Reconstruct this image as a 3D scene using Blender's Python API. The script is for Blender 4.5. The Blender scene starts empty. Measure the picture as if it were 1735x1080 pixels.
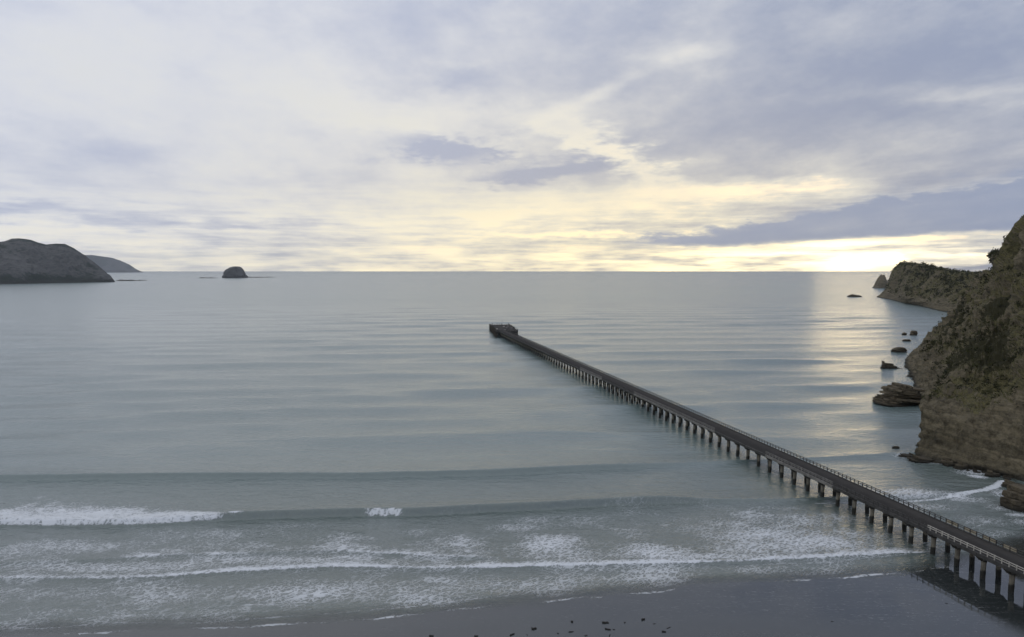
import bpy, bmesh, math, random
import numpy as np

random.seed(7)
RNG = np.random.default_rng(11)
SC = bpy.context.scene
COL = SC.collection

# ------------------------------------------------------------------ camera
CAM_H = 61.0
FPX, CX, CY, EYE = 1157.0, 867.5, 540.0, 457.6      # focal length and eye level in photograph pixels
PITCH = math.atan((CY - EYE) / FPX)
cam_data = bpy.data.cameras.new('camera')
cam = bpy.data.objects.new('camera', cam_data)
COL.objects.link(cam)
cam.location = (0, 0, CAM_H)
cam.rotation_euler = (math.pi / 2 - PITCH, 0, 0)
cam_data.sensor_width = 36.0
cam_data.lens = 36.0 * FPX / 1735.0
cam_data.clip_start = 0.5
cam_data.clip_end = 120000
SC.camera = cam

# ------------------------------------------------------------------ exposure
SC.view_settings.view_transform = 'Standard'
SC.view_settings.look = 'None'
SC.view_settings.gamma = 1.0
SC.view_settings.use_curve_mapping = False
SC.view_settings.exposure = 0.30
SC.cycles.volume_bounces = 0
SC.cycles.max_bounces = 5
SC.cycles.diffuse_bounces = 2
SC.cycles.glossy_bounces = 3
SC.cycles.caustics_reflective = False

# ------------------------------------------------------------------ node helper
class NT:
    def __init__(self, tree):
        self.t = tree
    def node(self, kind, **kw):
        n = self.t.nodes.new(kind)
        for k, v in kw.items():
            setattr(n, k, v)
        return n
    def link(self, a, b):
        self.t.links.new(a, b)
    def put(self, sock, v):
        if isinstance(v, Ex):
            self.link(v.s, sock)
        elif hasattr(v, 'is_output'):
            self.link(v, sock)
        else:
            if sock.type == 'RGBA' and len(v) == 3:
                v = (*v, 1.0)
            sock.default_value = v
    def math(self, op, a, b=0.0, c=None, clamp=False):
        n = self.node('ShaderNodeMath', operation=op, use_clamp=clamp)
        self.put(n.inputs[0], a)
        if op not in ('SINE', 'COSINE', 'ABSOLUTE', 'EXPONENT', 'SQRT', 'ARCTANGENT', 'FRACT', 'FLOOR'):
            self.put(n.inputs[1], b)
        if c is not None:
            self.put(n.inputs[2], c)
        return Ex(self, n.outputs[0])
    def sm(self, x, a, b, lo=0.0, hi=1.0):
        n = self.node('ShaderNodeMapRange', interpolation_type='SMOOTHSTEP')
        for i, v in enumerate((x, a, b, lo, hi)):
            self.put(n.inputs[i], v)
        return Ex(self, n.outputs[0])
    def lin(self, x, a, b, lo=0.0, hi=1.0):
        n = self.node('ShaderNodeMapRange', interpolation_type='LINEAR')
        for i, v in enumerate((x, a, b, lo, hi)):
            self.put(n.inputs[i], v)
        return Ex(self, n.outputs[0])
    def mix(self, f, a, b, mode='MIX'):
        n = self.node('ShaderNodeMix', data_type='RGBA', blend_type=mode)
        self.put(n.inputs[0], f)
        self.put(n.inputs[6], a)
        self.put(n.inputs[7], b)
        return Ex(self, n.outputs[2])
    def noise(self, vec, scale, detail=4.0, rough=0.55, lac=2.0, dist=0.0):
        n = self.node('ShaderNodeTexNoise')
        self.put(n.inputs['Vector'], vec)
        n.inputs['Scale'].default_value = scale
        n.inputs['Detail'].default_value = detail
        n.inputs['Roughness'].default_value = rough
        n.inputs['Lacunarity'].default_value = lac
        n.inputs['Distortion'].default_value = dist
        return Ex(self, n.outputs[0])
    def vec(self, x, y, z):
        n = self.node('ShaderNodeCombineXYZ')
        for i, v in enumerate((x, y, z)):
            self.put(n.inputs[i], v)
        return Ex(self, n.outputs[0])
    def sep(self, v):
        n = self.node('ShaderNodeSeparateXYZ')
        self.put(n.inputs[0], v)
        return [Ex(self, o) for o in n.outputs]
    def pos(self):
        return Ex(self, self.node('ShaderNodeNewGeometry').outputs['Position'])
    def scale(self, v, s):
        n = self.node('ShaderNodeVectorMath', operation='MULTIPLY')
        self.put(n.inputs[0], v)
        self.put(n.inputs[1], s)
        return Ex(self, n.outputs[0])
    def attr(self, name):
        n = self.node('ShaderNodeAttribute')
        n.attribute_name = name
        return Ex(self, n.outputs['Fac'])

class Ex:
    def __init__(self, nt, s):
        self.nt, self.s = nt, s
    def __add__(self, o): return self.nt.math('ADD', self, o)
    __radd__ = __add__
    def __mul__(self, o): return self.nt.math('MULTIPLY', self, o)
    __rmul__ = __mul__
    def __sub__(self, o): return self.nt.math('SUBTRACT', self, o)
    def __rsub__(self, o): return self.nt.math('SUBTRACT', o, self)
    def __truediv__(self, o): return self.nt.math('DIVIDE', self, o)
    def exp(self): return self.nt.math('EXPONENT', self)
    def cl(self): return self.nt.math('ADD', self, 0.0, clamp=True)

# ------------------------------------------------------------------ sky
SUN_AZ = math.atan((1462 - CX) / FPX)
SUN_EL = math.radians(3.5)

world = bpy.data.worlds.new('World')
SC.world = world
world.use_nodes = True

def build_sky():
    t = world.node_tree
    t.nodes.clear()
    N = NT(t)
    d = Ex(N, N.node('ShaderNodeTexCoord').outputs['Generated'])
    x, y, z = N.sep(d)
    front = N.sm(y, 0.05, 0.25)
    yd = N.math('MAXIMUM', y, 0.08)
    X = x / yd
    Y = z / yd
    el = N.math('MAXIMUM', z, 0.0)
    # warps
    dw = N.scale(d, (1.0, 1.0, 2.6))
    w1 = N.noise(dw, 7.0, 3.0, 0.6) - 0.5
    w2 = N.noise(N.scale(d, (1.0, 1.0, 3.5)), 22.0, 4.5, 0.62) - 0.5
    Xw = X + w1 * 0.10 + w2 * 0.05
    Yw = Y + w1 * 0.035 + w2 * 0.028
    # cloud deck seen in perspective, streaks running out to sea
    den = el + 0.075
    px = x / den
    py = y / den
    cs = N.vec(px + py * 0.05, py * 0.42, 0.3)
    n1 = N.noise(cs, 0.62, 4.0, 0.55)
    n2 = N.noise(cs, 1.9, 4.5, 0.6)
    n3 = N.noise(dw, 3.1, 3.0, 0.55)
    # low thin streaks near the horizon
    st = N.noise(N.scale(d, (2.2, 2.2, 34.0)), 3.0, 4.0, 0.6)
    st2 = N.noise(N.scale(d, (5.0, 5.0, 50.0)), 3.2, 4.0, 0.6)
    low = N.sm(el, 0.02, 0.16, 1.0, 0.0)

    def blob(cx, cy, rx, ry, rot=0.0, vec=None):
        m = N.node('ShaderNodeMapping', vector_type='TEXTURE')
        N.put(m.inputs['Vector'], vec or soft)
        m.inputs['Location'].default_value = ((cx - CX) / FPX, (EYE - cy) / FPX, 0)
        m.inputs['Rotation'].default_value = (0, 0, rot)
        m.inputs['Scale'].default_value = (rx / FPX, ry / FPX, 1)
        d2 = N.node('ShaderNodeVectorMath', operation='DOT_PRODUCT')
        N.link(m.outputs[0], d2.inputs[0])
        N.link(m.outputs[0], d2.inputs[1])
        return N.math('POWER', 0.36788, Ex(N, d2.outputs['Value']))

    soft = N.vec(Xw, Yw, 0.0)
    ragged = N.vec(X + w2 * 0.16 + w1 * 0.10, Y + w2 * 0.05 + w1 * 0.03, 0.0)

    # thickness of the deck: greater on the right, thin on the left
    n4 = N.noise(N.scale(d, (1.0, 1.0, 2.0)), 13.0, 5.5, 0.66)
    thick = 0.49 + N.sm(X, -0.35, 0.65) * 0.22 + (n1 - 0.5) * 0.75 + (n2 - 0.5) * 0.50 + (n3 - 0.5) * 0.55 + (n4 - 0.5) * 0.60
    thick = thick + N.sm(z, 0.14, 0.36) * 0.16 * N.sm(X, -0.6, 0.2, 0.4, 1.0) - N.sm(z, 0.36, 0.75) * 0.30
    thick = thick + low * ((st - 0.5) * 1.15 + (st2 - 0.5) * 0.9 - 0.10)
    clouds = (   # x, y, half width, half height, tilt, weight, ragged edge
        (745, 256, 72, 21, -0.03, 1.05, 1),
        (908, 298, 75, 11, 0.10, 0.85, 1),
        (850, 262, 45, 9, -0.3, 0.30, 1),
        (1330, 225, 300, 60, 0.20, 0.30, 0),
        (1640, 280, 230, 60, 0.20, 0.30, 0),
        (1450, 120, 260, 40, 0.15, 0.20, 0),
        (1030, 100, 70, 40, 0.3, 0.18, 0),
        (800, 135, 60, 18, 0.0, 0.34, 0),
        (30, 352, 130, 11, -0.08, 0.48, 0),
        (330, 384, 200, 8, -0.03, 0.30, 0),
        (190, 265, 110, 18, 0.0, 0.28, 0),
        (400, 310, 260, 14, 0.0, 0.10, 0),
        (1030, 262, 95, 26, -0.35, -0.75, 1),
        (1150, 100, 60, 16, 0.0, -0.28, 0),
        (560, 165, 170, 40, -0.35, -0.30, 0),
        (640, 215, 160, 26, -0.2, -0.30, 0),
        (150, 100, 170, 75, -0.3, -0.36, 0),
        (830, 368, 52, 9, 0.0, -0.85, 0),
        (880, 205, 190, 25, -0.1, -0.22, 0),
        (1010, 165, 130, 12, 0.45, -0.25, 0),
        (1000, 345, 210, 24, 0.05, -0.35, 0),
        (1290, 322, 170, 14, 0.03, -0.38, 0),
        (60, 388, 170, 13, -0.06, -0.40, 0),
        (1600, 165, 130, 16, 0.02, -0.25, 0),
        (950, 400, 180, 5, 0.0, -0.45, 0),
    )
    total = 0.0
    for cx, cy, rx, ry, rot, wgt, rag in clouds:
        total = N.math('MULTIPLY_ADD', blob(cx, cy, rx, ry, rot, ragged if rag else soft), wgt, total)
    thick = thick + total * front
    # the long dark bank above the sun
    lo = 0.0300 + N.sm(X, 0.28, 0.75) * 0.022 + w2 * 0.016
    hi = 0.044 + N.math('MAXIMUM', X - 0.13, 0.0) * 0.17 + w2 * 0.060 + w1 * 0.03
    bank = N.sm(Y - lo, -0.004, 0.010) * N.sm(hi - Y, -0.008, 0.022) * N.sm(X + w2 * 0.2, 0.10, 0.24) * front
    thick = N.math('MAXIMUM', thick, bank * (1.0 + (n2 - 0.5) * 0.30 + (n4 - 0.5) * 0.3 - N.sm(Y - lo, 0.0, 0.012, 0.12, 0.0)))
    # gaps below the bank, torn by streaks
    gy = Y + w2 * 0.012
    gv = N.vec(X + w2 * 0.11, gy, 0.0)
    gap = blob(1470, 441, 58, 12, 0.12, gv) * front * N.sm(st2, 0.36, 0.56, 0.25, 1.0)
    gap2 = blob(1440, 412, 85, 5.0, 0.03, gv) * front
    gap3 = (blob(1640, 433, 60, 2.5, 0.0, gv) + blob(1250, 431, 160, 2.5, 0.0, gv)) * front
    lower_r = N.sm(X, 0.46, 0.62) * N.sm(Y, 0.016, 0.04, 1.0, 0.0) * front
    thick = thick + lower_r * 0.20
    thick = thick - gap * 1.0 - gap2 * 0.9 - gap3 * 0.4
    thick = N.math('MINIMUM', N.math('MAXIMUM', thick, 0.0), 1.12)

    # angle from the sun
    sx, sy, sz = math.sin(SUN_AZ) * math.cos(SUN_EL), math.cos(SUN_AZ) * math.cos(SUN_EL), math.sin(SUN_EL)
    cosa = (x * sx + y * sy + z * sz)
    ang = N.math('ARCCOSINE', N.math('MINIMUM', cosa, 0.99999))
    near = (ang * ang * -(1 / 0.16 ** 2)).exp()
    wide = (ang * ang * -(1 / 0.62 ** 2)).exp()
    gx, gy_ = math.sin(0.20), math.cos(0.20)
    ga = N.math('ARCCOSINE', N.math('MINIMUM', x * gx + y * gy_, 0.99999))
    glow = (ga * ga * -(1 / 0.58 ** 2)).exp()
    warm = ((el * -(1 / 0.23)).exp() * (0.06 + glow * 1.05)).cl()
    thin_c = N.mix(warm, (0.625, 0.657, 0.762), (0.955, 0.860, 0.610))
    right = N.sm(X, -0.3, 0.6) * front
    thick_c = N.mix(right, (0.372, 0.426, 0.610), (0.224, 0.282, 0.450))
    thick_c = N.mix(warm * (0.62 - bank * 0.35), thick_c, (0.50, 0.44, 0.37))
    cloud = N.mix(N.sm(thick, 0.06, 1.12), thin_c, thick_c)
    hot = N.sm(el, 0.0, 0.10, 1.0, 0.0) * wide
    thin = (1.0 - thick).cl()
    # light let through the open strip along the horizon, strongest towards the sun
    strip = N.sm(el, 0.008, 0.042, 1.0, 0.0) * (0.45 + glow * 0.55 + (ang * ang * -(1 / 0.34 ** 2)).exp() * 0.9 + (ang * ang * -(1 / 0.18 ** 2)).exp() * 3.2)
    lit = 1.0 + thin * (strip + N.sm(el, 0.0, 0.12, 0.50, 0.0) + near * 0.15 + hot * 0.10) + (gap * 2.2 + gap2 * 0.9)
    cloud = N.mix(1.0, cloud, N.vec(lit, 0.980 + (lit - 1.0) * 0.88, 0.905 + (lit - 1.0) * 0.56), 'MULTIPLY')
    # clear air between: physical sky
    sky = N.node('ShaderNodeTexSky', sky_type='NISHITA')
    sky.sun_disc = False
    sky.sun_elevation = SUN_EL
    sky.sun_rotation = SUN_AZ
    sky.altitude = 60
    sky.air_density = 1.0
    sky.dust_density = 1.5
    clear = N.mix(1.0, Ex(N, sky.outputs[0]), (0.10, 0.10, 0.10), 'MULTIPLY')
    cover = N.lin(thick, 0.0, 0.5, 0.84, 1.0)
    col = N.mix(cover, clear, cloud)
    bg = N.node('ShaderNodeBackground')
    N.put(bg.inputs[0], col)
    bg.inputs[1].default_value = 1.0
    out = N.node('ShaderNodeOutputWorld')
    N.link(bg.outputs[0], out.inputs[0])

build_sky()
world.cycles.sampling_method = 'MANUAL'
world.cycles.sample_map_resolution = 384

# ------------------------------------------------------------------ sun
sun_data = bpy.data.lights.new('sun', 'SUN')
sun_data.energy = 0.024
sun_data.angle = math.radians(7.0)
sun_data.color = (1.0, 0.78, 0.42)
sun = bpy.data.objects.new('sun', sun_data)
COL.objects.link(sun)
# light travels from the sun (az SUN_AZ east of +Y) towards the scene
sun.rotation_euler = (math.pi / 2 - SUN_EL, 0, math.pi - SUN_AZ)
sun.location = (300, 500, 200)

# ================================================================== helpers
def ray(px, py):
    u, v = (px - CX) / FPX, (CY - py) / FPX
    c, s = math.cos(PITCH), math.sin(PITCH)
    return np.array([u, c + v * s, -s + v * c])

def G(px, py, z=0.0):
    d = ray(px, py)
    t = (z - CAM_H) / d[2]
    return np.array([d[0] * t, d[1] * t, z])

def W(px, py, dist):
    d = ray(px, py)
    t = dist / d[1]
    return np.array([d[0] * t, dist, CAM_H + d[2] * t])

def sstep(x, a, b):
    t = np.clip((x - a) / (b - a), 0, 1)
    return t * t * (3 - 2 * t)

_perm = RNG.permutation(512)
_perm = np.concatenate([_perm, _perm, _perm])
_val = RNG.uniform(-1, 1, 1024)

def vnoise(x, y, z):
    xi, yi, zi = np.floor(x).astype(int), np.floor(y).astype(int), np.floor(z).astype(int)
    fx, fy, fz = x - xi, y - yi, z - zi
    fx = fx * fx * fx * (fx * (fx * 6 - 15) + 10)
    fy = fy * fy * fy * (fy * (fy * 6 - 15) + 10)
    fz = fz * fz * fz * (fz * (fz * 6 - 15) + 10)
    def h(i, j, k):
        return _val[_perm[_perm[_perm[i & 511] + (j & 511)] + (k & 511)]]
    def L(a, b, t): return a + (b - a) * t
    return L(L(L(h(xi, yi, zi), h(xi + 1, yi, zi), fx), L(h(xi, yi + 1, zi), h(xi + 1, yi + 1, zi), fx), fy),
             L(L(h(xi, yi, zi + 1), h(xi + 1, yi, zi + 1), fx), L(h(xi, yi + 1, zi + 1), h(xi + 1, yi + 1, zi + 1), fx), fy), fz)

def fbm(x, y, z, octv=4, gain=0.5, ridged=False):
    x, y, z = np.broadcast_arrays(np.asarray(x, float), np.asarray(y, float), np.asarray(z, float))
    out = np.zeros(x.shape)
    a, tot, f = 1.0, 0.0, 1.0
    for o in range(octv):
        n = vnoise(x * f + 17.3 * o, y * f + 5.1 * o, z * f + 9.7 * o)
        if ridged:
            n = 1 - 2 * np.abs(n)
        out += a * n
        tot += a
        a *= gain
        f *= 2.03
    return out / tot

def mesh_np(name, verts, faces, mat, attrs=None, smooth=True):
    verts = np.asarray(verts, np.float32)
    faces = np.asarray(faces, np.int32)
    me = bpy.data.meshes.new(name)
    n, k = faces.shape
    me.vertices.add(len(verts))
    me.vertices.foreach_set('co', verts.ravel())
    me.loops.add(n * k)
    me.loops.foreach_set('vertex_index', faces.ravel())
    me.polygons.add(n)
    me.polygons.foreach_set('loop_start', np.arange(0, n * k, k, dtype=np.int32))
    me.polygons.foreach_set('use_smooth', np.full(n, smooth))
    me.update(calc_edges=True)
    for an, av in (attrs or {}).items():
        a = me.attributes.new(an, 'FLOAT', 'POINT')
        a.data.foreach_set('value', np.asarray(av, np.float32).ravel())
    if mat:
        me.materials.append(mat)
    return me

def link(name, me, parent=None):
    o = bpy.data.objects.new(name, me)
    COL.objects.link(o)
    if parent:
        o.parent = parent
    return o

def tag(o, label=None, cat=None, group=None, kind=None):
    if label: o['label'] = label
    if cat: o['category'] = cat
    if group: o['group'] = group
    if kind: o['kind'] = kind
    return o

def grid_faces(nr, nc, wrap=False):
    i = np.arange(nr - 1)[:, None]
    j = np.arange(nc if wrap else nc - 1)[None, :]
    jn = (j + 1) % nc
    a = i * nc + j
    b = i * nc + jn
    return np.stack([a, b, b + nc, a + nc], -1).reshape(-1, 4)

def new_mat(name):
    m = bpy.data.materials.new(name)
    m.use_nodes = True
    m.node_tree.nodes.clear()
    N = NT(m.node_tree)
    out = N.node('ShaderNodeOutputMaterial')
    b = N.node('ShaderNodeBsdfPrincipled')
    N.link(b.outputs[0], out.inputs[0])
    return m, N, b

def bump(N, b, h, strength, dist):
    n = N.node('ShaderNodeBump')
    n.inputs['Strength'].default_value = strength
    n.inputs['Distance'].default_value = dist
    N.put(n.inputs['Height'], h)
    N.link(n.outputs[0], b.inputs['Normal'])
    return n

# ================================================================== the shore
SHORE = np.array([G(*q)[:2] for q in [(-500, 1110), (0, 1078), (250, 1070), (430, 1063), (560, 1055), (700, 1044), (830, 1029),
                                     (1000, 1013), (1100, 1006), (1165, 993), (1300, 986), (1450, 979), (1570, 968),
                                     (1660, 950), (1735, 918)]] + [np.array([150., 172.])])
def shore_y(x):
    return np.interp(x, SHORE[:, 0], SHORE[:, 1])

# ---- sea materials
def water_material():
    m, N, b = new_mat('sea_water')
    p = N.pos()
    x, y, z = N.sep(p)
    foam = N.attr('foam')
    turb = N.attr('turbid')
    # lacy foam
    wob = N.noise(N.scale(p, (0.35, 0.35, 0)), 1.0, 4, 0.6)
    pv = N.vec(x * 0.80 + wob * 3.6, y * 1.10 + wob * 4.4, 0.0)
    v = N.node('ShaderNodeTexVoronoi', feature='DISTANCE_TO_EDGE')
    N.put(v.inputs['Vector'], pv)
    v.inputs['Scale'].default_value = 1.0
    v2 = N.node('ShaderNodeTexVoronoi', feature='DISTANCE_TO_EDGE')
    N.put(v2.inputs['Vector'], N.vec(x * 2.0 + wob * 5.0, y * 2.8 + wob * 6.0, 2.0))
    v2.inputs['Scale'].default_value = 1.0
    lace = N.math('MINIMUM', Ex(N, v.outputs['Distance']) * 1.0, Ex(N, v2.outputs['Distance']) * 1.25 + 0.05)
    fn = N.noise(N.scale(p, (0.9, 1.5, 0)), 1.9, 6, 0.72)
    big = N.noise(N.scale(p, (0.08, 0.11, 0)), 1.0, 4, 0.55)
    dens = foam + (big - 0.5) * 0.8 * N.sm(foam, 0.02, 0.3)
    thr = dens * 0.31 + (fn - 0.5) * 0.20
    fm = N.sm(lace, thr * 0.35, thr + 0.02, 1.0, 0.0) * N.sm(thr, 0.0, 0.10)
    solid = N.sm(dens + (fn - 0.5) * 2.2, 0.60, 1.45)
    fm = N.math('MAXIMUM', fm * N.sm(dens, 0.02, 0.6, 0.14, 0.62) + N.sm(dens, 0.15, 0.8, 0.0, 0.26), solid).cl()
    # water body: grey green near the sand, teal further out
    body = N.mix(turb, (0.140, 0.195, 0.192), (0.108, 0.136, 0.124))
    col = N.mix(fm, body, (0.74, 0.77, 0.80))
    N.put(b.inputs['Base Color'], col)
    N.put(b.inputs['Alpha'], N.math('MAXIMUM', N.attr('film'), fm))
    N.put(b.inputs['Roughness'], fm * 0.40 + N.sm(y, 140, 1500, 0.15, 0.27))
    b.inputs['IOR'].default_value = 1.80
    # ripples
    r1 = N.noise(N.scale(p, (0.16, 0.34, 0)), 1.0, 5, 0.62, dist=0.3)
    r2 = N.noise(N.scale(p, (0.75, 1.25, 0)), 1.0, 3, 0.6)
    r3 = N.noise(N.scale(p, (0.018, 0.05, 0)), 1.0, 3, 0.6)
    r4 = N.noise(N.scale(p, (0.045, 0.20, 0)), 1.0, 4, 0.6)
    h = r1 * 0.56 + r2 * 0.28 + r3 * 0.45 + r4 * 0.40 + fm * 0.16
    bn = bump(N, b, h, 1.0, 1.0)
    N.put(bn.inputs['Strength'], N.sm(y, 150, 1300, 1.0, 0.35))
    return m

def build_sea():
    r1 = np.concatenate([np.arange(100.0, 204.0, 0.34), np.arange(204.0, 262.0, 0.6)])
    n2 = 440
    r2 = 262.0 * (28000.0 / 262.0) ** (np.arange(1, n2 + 1) / n2)
    ys = np.concatenate([r1, r2])
    nc = 560
    u = np.linspace(-1, 1, nc)
    y = np.repeat(ys[:, None], nc, 1)
    x = u[None, :] * (y * 1.08 + 75.0)
    z = np.zeros_like(y)
    sy = shore_y(x)
    off = y - sy
    calm = sstep(off, 1.0, 14.0)
    # swell trains
    warp = fbm(x / 120.0, y / 120.0, 0.5, 3) * 9.0
    phase_y = y - 0.055 * x - warp * sstep(y, 190, 320)
    L1 = 50.0
    near1 = sstep(y, 1900, 300)
    am = np.clip(0.60 + 0.9 * fbm(x / 140.0, y / 110.0, 3.3, 3), 0.1, 1.5)
    ph = 2 * np.pi * (phase_y - 199.5) / L1
    c = np.cos(ph)
    crest = np.exp(2.2 * (c - 1.0)) - 0.28
    z += 1.45 * am * crest * near1 * sstep(y, 205, 225)
    ph2 = 2 * np.pi * (y * 0.97 - 0.22 * x + fbm(x / 90., y / 90., 8.8, 3) * 10) / 31.0
    z += 0.42 * np.cos(ph2) * near1 * sstep(y, 180, 240) * np.clip(0.4 + 1.2 * fbm(x / 200., y / 160., 6.1, 2), 0, 1.3)
    ph3 = 2 * np.pi * (y + 0.10 * x + fbm(x / 60., y / 60., 1.8, 3) * 8) / 17.0
    z += 0.10 * np.cos(ph3) * sstep(y, 1500, 300) * sstep(y, 150, 210)
    foam = np.zeros_like(y)

    def curve(pts):
        q = np.array([G(*p)[:2] for p in pts])
        return np.interp(x, q[:, 0], q[:, 1])
    def wave(yc, h, front, back, gate):
        d = y - yc
        prof = np.where(d < 0, np.exp(-(d / front) ** 2), np.exp(-(d / back) ** 2))
        return h * prof * gate
    wig = fbm(x / 9.0, y / 30.0, 2.2, 3) * 0.7
    # unbroken swell in front of the breakers
    c0 = curve([(-400, 818), (0, 812), (300, 809), (600, 808), (850, 802), (1140, 788), (1500, 772), (1800, 765)])
    z += wave(c0, 1.35, 1.15, 8.0, 0.35 + 0.65 * sstep(x, 62, 25))
    z += wave(c0 + 8, -0.0, 2.6, 9.0, 1.0)
    # the breaking crest
    cA = curve([(-400, 893), (0, 889), (200, 889), (385, 880), (480, 876), (600, 873), (690, 872), (900, 863), (1120, 851), (1330, 848), (1500, 842), (1800, 835)]) + wig * 0.6
    xb = G(385, 880)[0]
    broken = sstep(x, xb + 2.0, xb - 4.0)
    gA = (0.25 + 0.75 * sstep(x, 60, 35))
    z += wave(cA, 1.75, 0.75, 5.0, gA * (1 - 0.25 * broken))
    dA = y - cA
    thickA = np.interp(x, [G(-400, 880)[0], G(0, 880)[0], G(150, 880)[0], G(300, 880)[0], xb + 1], [16, 16.5, 15.5, 9.5, 0.6])
    thickA = thickA * (1 + 0.35 * fbm(x / 7.0, y / 7.0, 4.4, 3))
    fA = broken * sstep(dA, -1.3, -0.5) * (1 - 0.75 * sstep(dA, thickA * 0.35, thickA))
    fA *= sstep(dA, thickA * 1.5, thickA * 0.9)
    foam = np.maximum(foam, fA * (0.95 + 0.35 * fbm(x / 2.5, y / 2.0, 4.1, 3)))
    z += broken * fA * 0.22 * fbm(x / 1.6, y / 1.6, 1.1, 3)
    x1, x2 = G(612, 872)[0], G(690, 872)[0]
    lj = 0.5 * fbm(x / 1.3, 0.0, 3.9, 3)
    lip = sstep(x, x1, x1 + 2.5) * sstep(x, x2, x2 - 2.5) * sstep(dA, -1.2 + lj, -0.8 + lj) * sstep(dA, 0.15 + lj, -0.2 + lj)
    foam = np.maximum(foam, lip * 0.85)
    lip2 = sstep(x, xb - 1, xb + 1) * sstep(x, xb + 5, xb + 2) * sstep(dA, -.5, 0) * sstep(dA, 1.0, .4)
    foam = np.maximum(foam, lip2 * 0.9)
    # spilled bores behind
    cB = curve([(-400, 960), (0, 955), (150, 950), (300, 941), (450, 938), (560, 934), (660, 938), (760, 944), (860, 948), (1000, 946)]) + wig * 0.8
    endB = sstep(x, G(900, 945)[0], G(780, 945)[0])
    z += wave(cB, 0.32, 0.7, 3.5, endB)
    dB = y - cB
    brk = np.clip(0.75 + 0.9 * fbm(x / 13., y / 40., 5.2, 3), 0.25, 1.15)
    foam = np.maximum(foam, 0.72 * brk * endB * sstep(dB, -0.6, -0.2) * np.exp(-np.maximum(dB, 0) / 3.0))
    cC = curve([(-400, 985), (0, 981), (200, 981), (320, 974), (400, 969), (560, 961), (670, 962), (760, 964), (900, 960), (1000, 958), (1150, 954), (1270, 950), (1400, 944), (1540, 937), (1680, 930)]) + wig * 0.7
    endC = sstep(x, G(1620, 935)[0], G(1500, 935)[0])
    z += wave(cC, 0.34, 0.55, 3.5, endC)
    dC = y - cC
    strong = 0.68 + 0.5 * sstep(x, G(780, 955)[0], G(830, 955)[0]) + 0.30 * sstep(x, G(690, 962)[0], G(640, 962)[0]) * sstep(x, G(300, 962)[0], G(420, 962)[0])
    foam = np.maximum(foam, strong * np.clip(0.92 + 0.6 * fbm(x / 16., y / 40., 9.2, 3), 0.5, 1.15) * endC * sstep(dC, -0.5, -0.15) * np.exp(-np.maximum(dC, 0) / (1.1 + 1.6 * (fbm(x / 6., y / 6., 7.7, 2) + 0.5))))
    # drifting lace between the bores and the sand
    def patch(px, py, rx, ry, a, rot=0.0):
        c_ = G(px, py)
        sx_, sy_ = rx * c_[1] / FPX, ry * c_[1] ** 2 / (FPX * CAM_H)
        dx, dy = x - c_[0], y - c_[1]
        e = (dx / sx_) ** 2 + (dy / sy_ + rot * dx / sx_) ** 2
        return a * np.exp(-e * (1 + 0.5 * fbm(x / 5., y / 5., 5.5, 3)))
    field = np.zeros_like(y)
    for q in [(935, 922, 85, 20, .62), (1010, 942, 160, 12, .45), (1110, 938, 95, 20, .62), (1200, 945, 160, 10, .6), (1300, 905, 130, 26, .55, -.3),
              (1380, 920, 130, 20, .72, -.2), (1450, 905, 60, 16, .5), (1260, 930, 90, 18, .5), (1420, 880, 70, 14, .35),
              (560, 930, 120, 14, .5), (470, 950, 200, 12, .5), (200, 960, 300, 16, .48), (100, 930, 260, 26, .36), (350, 915, 200, 24, .38),
              (600, 945, 60, 9, .55), (420, 925, 70, 14, .4), (740, 948, 60, 10, .45),
              (560, 1000, 170, 28, .50), (330, 1005, 260, 26, .36), (80, 1010, 220, 26, .34), (800, 990, 220, 24, .42), (1050, 980, 200, 18, .40),
              (700, 1015, 120, 18, .38), (1250, 965, 160, 12, .35), (850, 890, 330, 20, .20), (500, 895, 240, 18, .20), (1150, 890, 220, 26, .24),
              (1550, 838, 75, 11, .62), (1470, 832, 60, 10, .45), (1620, 846, 60, 8, .45), (1560, 858, 110, 10, .34), (1665, 880, 70, 16, .34),
              (1690, 905, 60, 12, .30), (1735, 885, 40, 12, .35)]:
        field = np.maximum(field, patch(*q))
    foam = np.maximum(foam, field)
    base = 0.30 * sstep(off, 60, 28) * sstep(off, -1, 3) * sstep(x, 92, 70)
    base += 0.05 * sstep(off, 2, 10)* sstep(off, 60, 40)
    foam = np.maximum(foam, base * (0.7 + 0.9 * fbm(x / 14., y / 9., 2.9, 3)))
    # swash lip along the sand
    edge = off + 0.8 * fbm(x / 6., 0, 1.9, 3) + 0.5
    sw = np.exp(-((edge - 0.6) / 0.45) ** 2) * (0.50 + 0.7 * fbm(x / 10., 3.0, 0.4, 2))
    foam = np.maximum(foam, np.clip(sw, 0, 0.9) * sstep(x, 110, 80))
    for k, (o_, a_) in enumerate([(4.0, .42), (6.5, .35), (9.0, .35)]):
        e2 = off - o_ - 1.6 * fbm(x / 17., k * 3.1, 2.4, 3) - 0.02 * x
        foam = np.maximum(foam, a_ * np.exp(-(e2 / 0.32) ** 2) * sstep(fbm(x / 30., k * 2., 7.4, 2), -0.45, 0.1))
    # small breaker between wharf and cliff
    q = np.array([G(*p)[:2] for p in [(1380, 853), (1500, 852), (1580, 848), (1640, 839), (1672, 834), (1692, 826), (1703, 818)]])
    cD = np.interp(x, q[:, 0], q[:, 1], left=-1e4, right=-1e4)
    dD = y - cD
    sD = sstep(x, G(1500, 850)[0], G(1690, 830)[0])
    z += np.where(cD > 0, 0.3 * np.where(dD < 0, np.exp(-(dD / .6) ** 2), np.exp(-(dD / 2.5) ** 2)) * sD, 0)
    foam = np.maximum(foam, np.where(cD > 0, (0.5 + 0.65 * sD) * sstep(dD, -.8, -.2) * sstep(dD, .4 + 2.4 * sD, 0.2 + .8 * sD), 0))
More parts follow.
